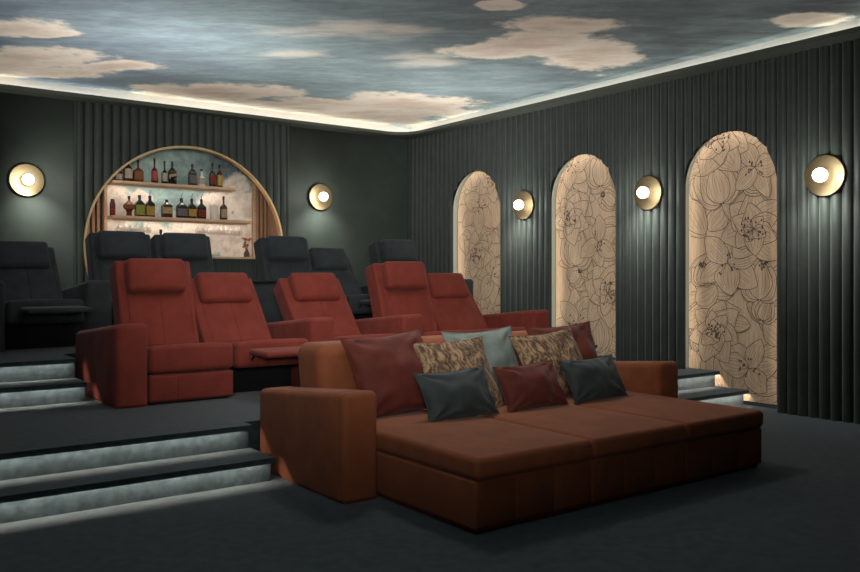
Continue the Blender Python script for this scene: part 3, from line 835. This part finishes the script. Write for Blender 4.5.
# ------------------------------------------------------------------ pillows
def pillow(name, label, loc, w, h, T, lean, yaw, roll, m, seed, piping=True):
    bm = bmesh.new(); n = 30
    g = {}
    for s in (1, -1):
        for i in range(n+1):
            for j in range(n+1):
                u, v = -1+2*i/n, -1+2*j/n
                edge = i in (0, n) or j in (0, n)
                if edge and s == -1: g[(s, i, j)] = g[(1, i, j)]; continue
                x = u*w/2*(1-.10*(1-v*v)); z = v*h/2*(1-.10*(1-u*u))
                th = T/2*((1-u**2)*(1-v**2))**.48*(1-.08*u*u-.08*v*v)
                q = Vector((x*5+seed*3.1, z*5, s*2+seed))
                wr = noise.noise(q)*.026+noise.noise(q*2.1)*.014
                # folds running in from the corners
                rad = math.hypot(abs(u)-1, abs(v)-1); ang = math.atan2(1-abs(v), 1-abs(u))
                wr += .016*math.exp(-(rad/.7)**2)*sin(ang*9+seed+u)*min(1, rad*3)
                y = -s*(th+wr*min(1, th/.03)) if not edge else 0
                # slump: a little fuller low down
                y *= 1+.18*(-v)*(.5)
                g[(s, i, j)] = bm.verts.new((x, y, z))
        for i in range(n):
            for j in range(n):
                f = [g[(s, i, j)], g[(s, i+1, j)], g[(s, i+1, j+1)], g[(s, i, j+1)]]
                bm.faces.new(f if s == 1 else f[::-1])
    o = link_mesh(name, bm, m, angle=70)
    o.matrix_world = Matrix.Translation(loc) @ Matrix.Rotation(math.radians(yaw), 4, 'Z') @ Matrix.Rotation(math.radians(-lean), 4, 'X') @ Matrix.Rotation(math.radians(roll), 4, 'Y')
    tag(o, label, 'cushion', 'scatter cushions on the sofa')
    bm = bmesh.new(); pts = []
    per = [(i, 0) for i in range(n)]+[(n, j) for j in range(n)]+[(i, n) for i in range(n, 0, -1)]+[(0, j) for j in range(n, 0, -1)]
    for (i, j) in per:
        u, v = -1+2*i/n, -1+2*j/n
        pts.append((u*w/2*(1-.10*(1-v*v)), 0, v*h/2*(1-.10*(1-u*u))))
    pts.append(pts[0])
    tube(bm, pts, .0045, 6); link_mesh('piping', bm, m, o)
    return o

# sepia leaf print velvet
pilprint = mat('sepia_leaf_print', lin(150, 120, 90), .75, 0, .08, .2)
L = pilprint.node_tree.links; B = pilprint.node_tree.nodes['Principled BSDF']
tc = N(pilprint, 'ShaderNodeTexCoord'); w1 = N(pilprint, 'ShaderNodeTexNoise'); w1.inputs['Scale'].default_value = 7; w1.inputs['Detail'].default_value = 6; w1.inputs['Distortion'].default_value = 2.2
L.new(tc.outputs['Object'], w1.inputs['Vector'])
w2 = N(pilprint, 'ShaderNodeTexWave'); w2.inputs['Scale'].default_value = 7; w2.inputs['Distortion'].default_value = 14; w2.inputs['Detail'].default_value = 4; w2.inputs['Detail Scale'].default_value = 1.4
L.new(tc.outputs['Object'], w2.inputs['Vector'])
ad = N(pilprint, 'ShaderNodeMath', operation='MULTIPLY_ADD'); L.new(w2.outputs['Fac'], ad.inputs[0]); ad.inputs[1].default_value = .22; L.new(w1.outputs['Fac'], ad.inputs[2])
cr = N(pilprint, 'ShaderNodeValToRGB'); cr.color_ramp.elements[0].position = .42; cr.color_ramp.elements[0].color = lin(76, 58, 46)
cr.color_ramp.elements[1].position = .80; cr.color_ramp.elements[1].color = lin(168, 138, 104)
e = cr.color_ramp.elements.new(.60); e.color = lin(122, 96, 72)
L.new(ad.outputs[0], cr.inputs[0]); L.new(cr.outputs[0], B.inputs['Base Color'])

pillow('cushion', 'large dark red square cushion at left end of the sofa', (3.45, 5.10, .725), .71, .65, .24, 26, -2, -4, pilred, 1)
pillow('cushion', 'sepia leaf-print cushion beside the large dark red one, left of two', (3.96, 4.98, .69), .70, .60, .22, 30, -3, -1.5, pilprint, 2)
pillow('cushion', 'pale grey-green cushion at the back between the two leaf-print cushions', (4.40, 5.16, .715), .76, .62, .19, 20, 2, -1.5, pilgrey, 3)
pillow('cushion', 'sepia leaf-print cushion behind the red lumbar cushion, right of two', (5.0, 5.0, .705), .72, .60, .22, 28, -3, -4.5, pilprint, 4)
pillow('cushion', 'bright red square cushion at right end against the sofa back', (5.33, 5.16, .74), .72, .60, .21, 24, -8, -2.5, pilred, 5)
pillow('lumbar_cushion', 'small dark green lumbar cushion in front of the left leaf-print cushion', (3.70, 4.66,  .602), .65, .37, .2, 26, 1, -1.5, pilgreen, 6)
pillow('lumbar_cushion', 'small dark red lumbar cushion between two green ones', (4.42, 4.66,  .602), .65, .37, .2, 26, 2, -1.5, pilred, 7)
pillow('lumbar_cushion', 'small dark green lumbar cushion at right, nearest the right sofa arm', (5.14, 4.68,  .602), .65, .37, .2, 26, 1, -1.5, pilgreen, 8)

# ------------------------------------------------------------------ unseen ceiling downlights, added ceiling fill lights and the camera
def area(name, loc, tgt, size, power, col=(1, .93, .85), spread=180, sy=None):
    l = bpy.data.lights.new(name, 'AREA'); l.size = size; l.energy = power; l.color = col; l.spread = math.radians(spread)
    if sy: l.shape = 'RECTANGLE'; l.size_y = sy
    o = bpy.data.objects.new(name, l); COL.objects.link(o); o.location = loc
    d = Vector(tgt)-Vector(loc); o.rotation_euler = d.to_track_quat('-Z', 'Y').to_euler()
    return o
area('downlight', (4.3, 6.1, 3.9), (4.4, 5.6, 0), .7, 24, (1, .96, .9), spread=110)
area('downlight', (2.6, 4.4, 3.9), (3.6, 7.6, .8), .6, 15, (1, .96, .9), spread=95)
area('downlight', (3.4, 6.6, 3.9), (3.4, 9.8, 1.2), .5, 6, (1, .96, .9), spread=95)
for x, pw in ((3.2, 36), (6.75, 27)):  # added fill between the seat rows, no fixture, brightens the mural from below
    area('ceiling_fill', (x, 8.62, .95), (x, 8.62, 3.95), .35, pw, (1, .98, .95), spread=95)
area('downlight', (1.7, 3.0, 3.9), (1.9, 3.4, 0), .6, 7, (1, .98, .95), spread=120)
area('ceiling_fill', (-.3, -.6, 2.3), (4.6, 6.5, 3.95), 1.2, 88, (1, .99, .97), spread=60)  # added fill from behind the camera, aimed up to lift the ceiling

w = bpy.data.worlds.new('world'); S.world = w; w.use_nodes = True
w.node_tree.nodes['Background'].inputs[0].default_value = (.02, .022, .024, 1)
w.node_tree.nodes['Background'].inputs[1].default_value = 1

cam = bpy.data.cameras.new('camera'); co = bpy.data.objects.new('camera', cam); COL.objects.link(co)
cam.sensor_width = 36; cam.lens = 36*835/860; cam.shift_y = -11/860
co.location = (0, 0, 1.45); co.rotation_euler = (PI/2, 0, -math.atan2(.5957, .8029))
S.camera = co
vs = S.view_settings; vs.view_transform = 'Standard'; vs.look = 'None'; vs.gamma = 1; vs.exposure = -.12; vs.use_curve_mapping = False
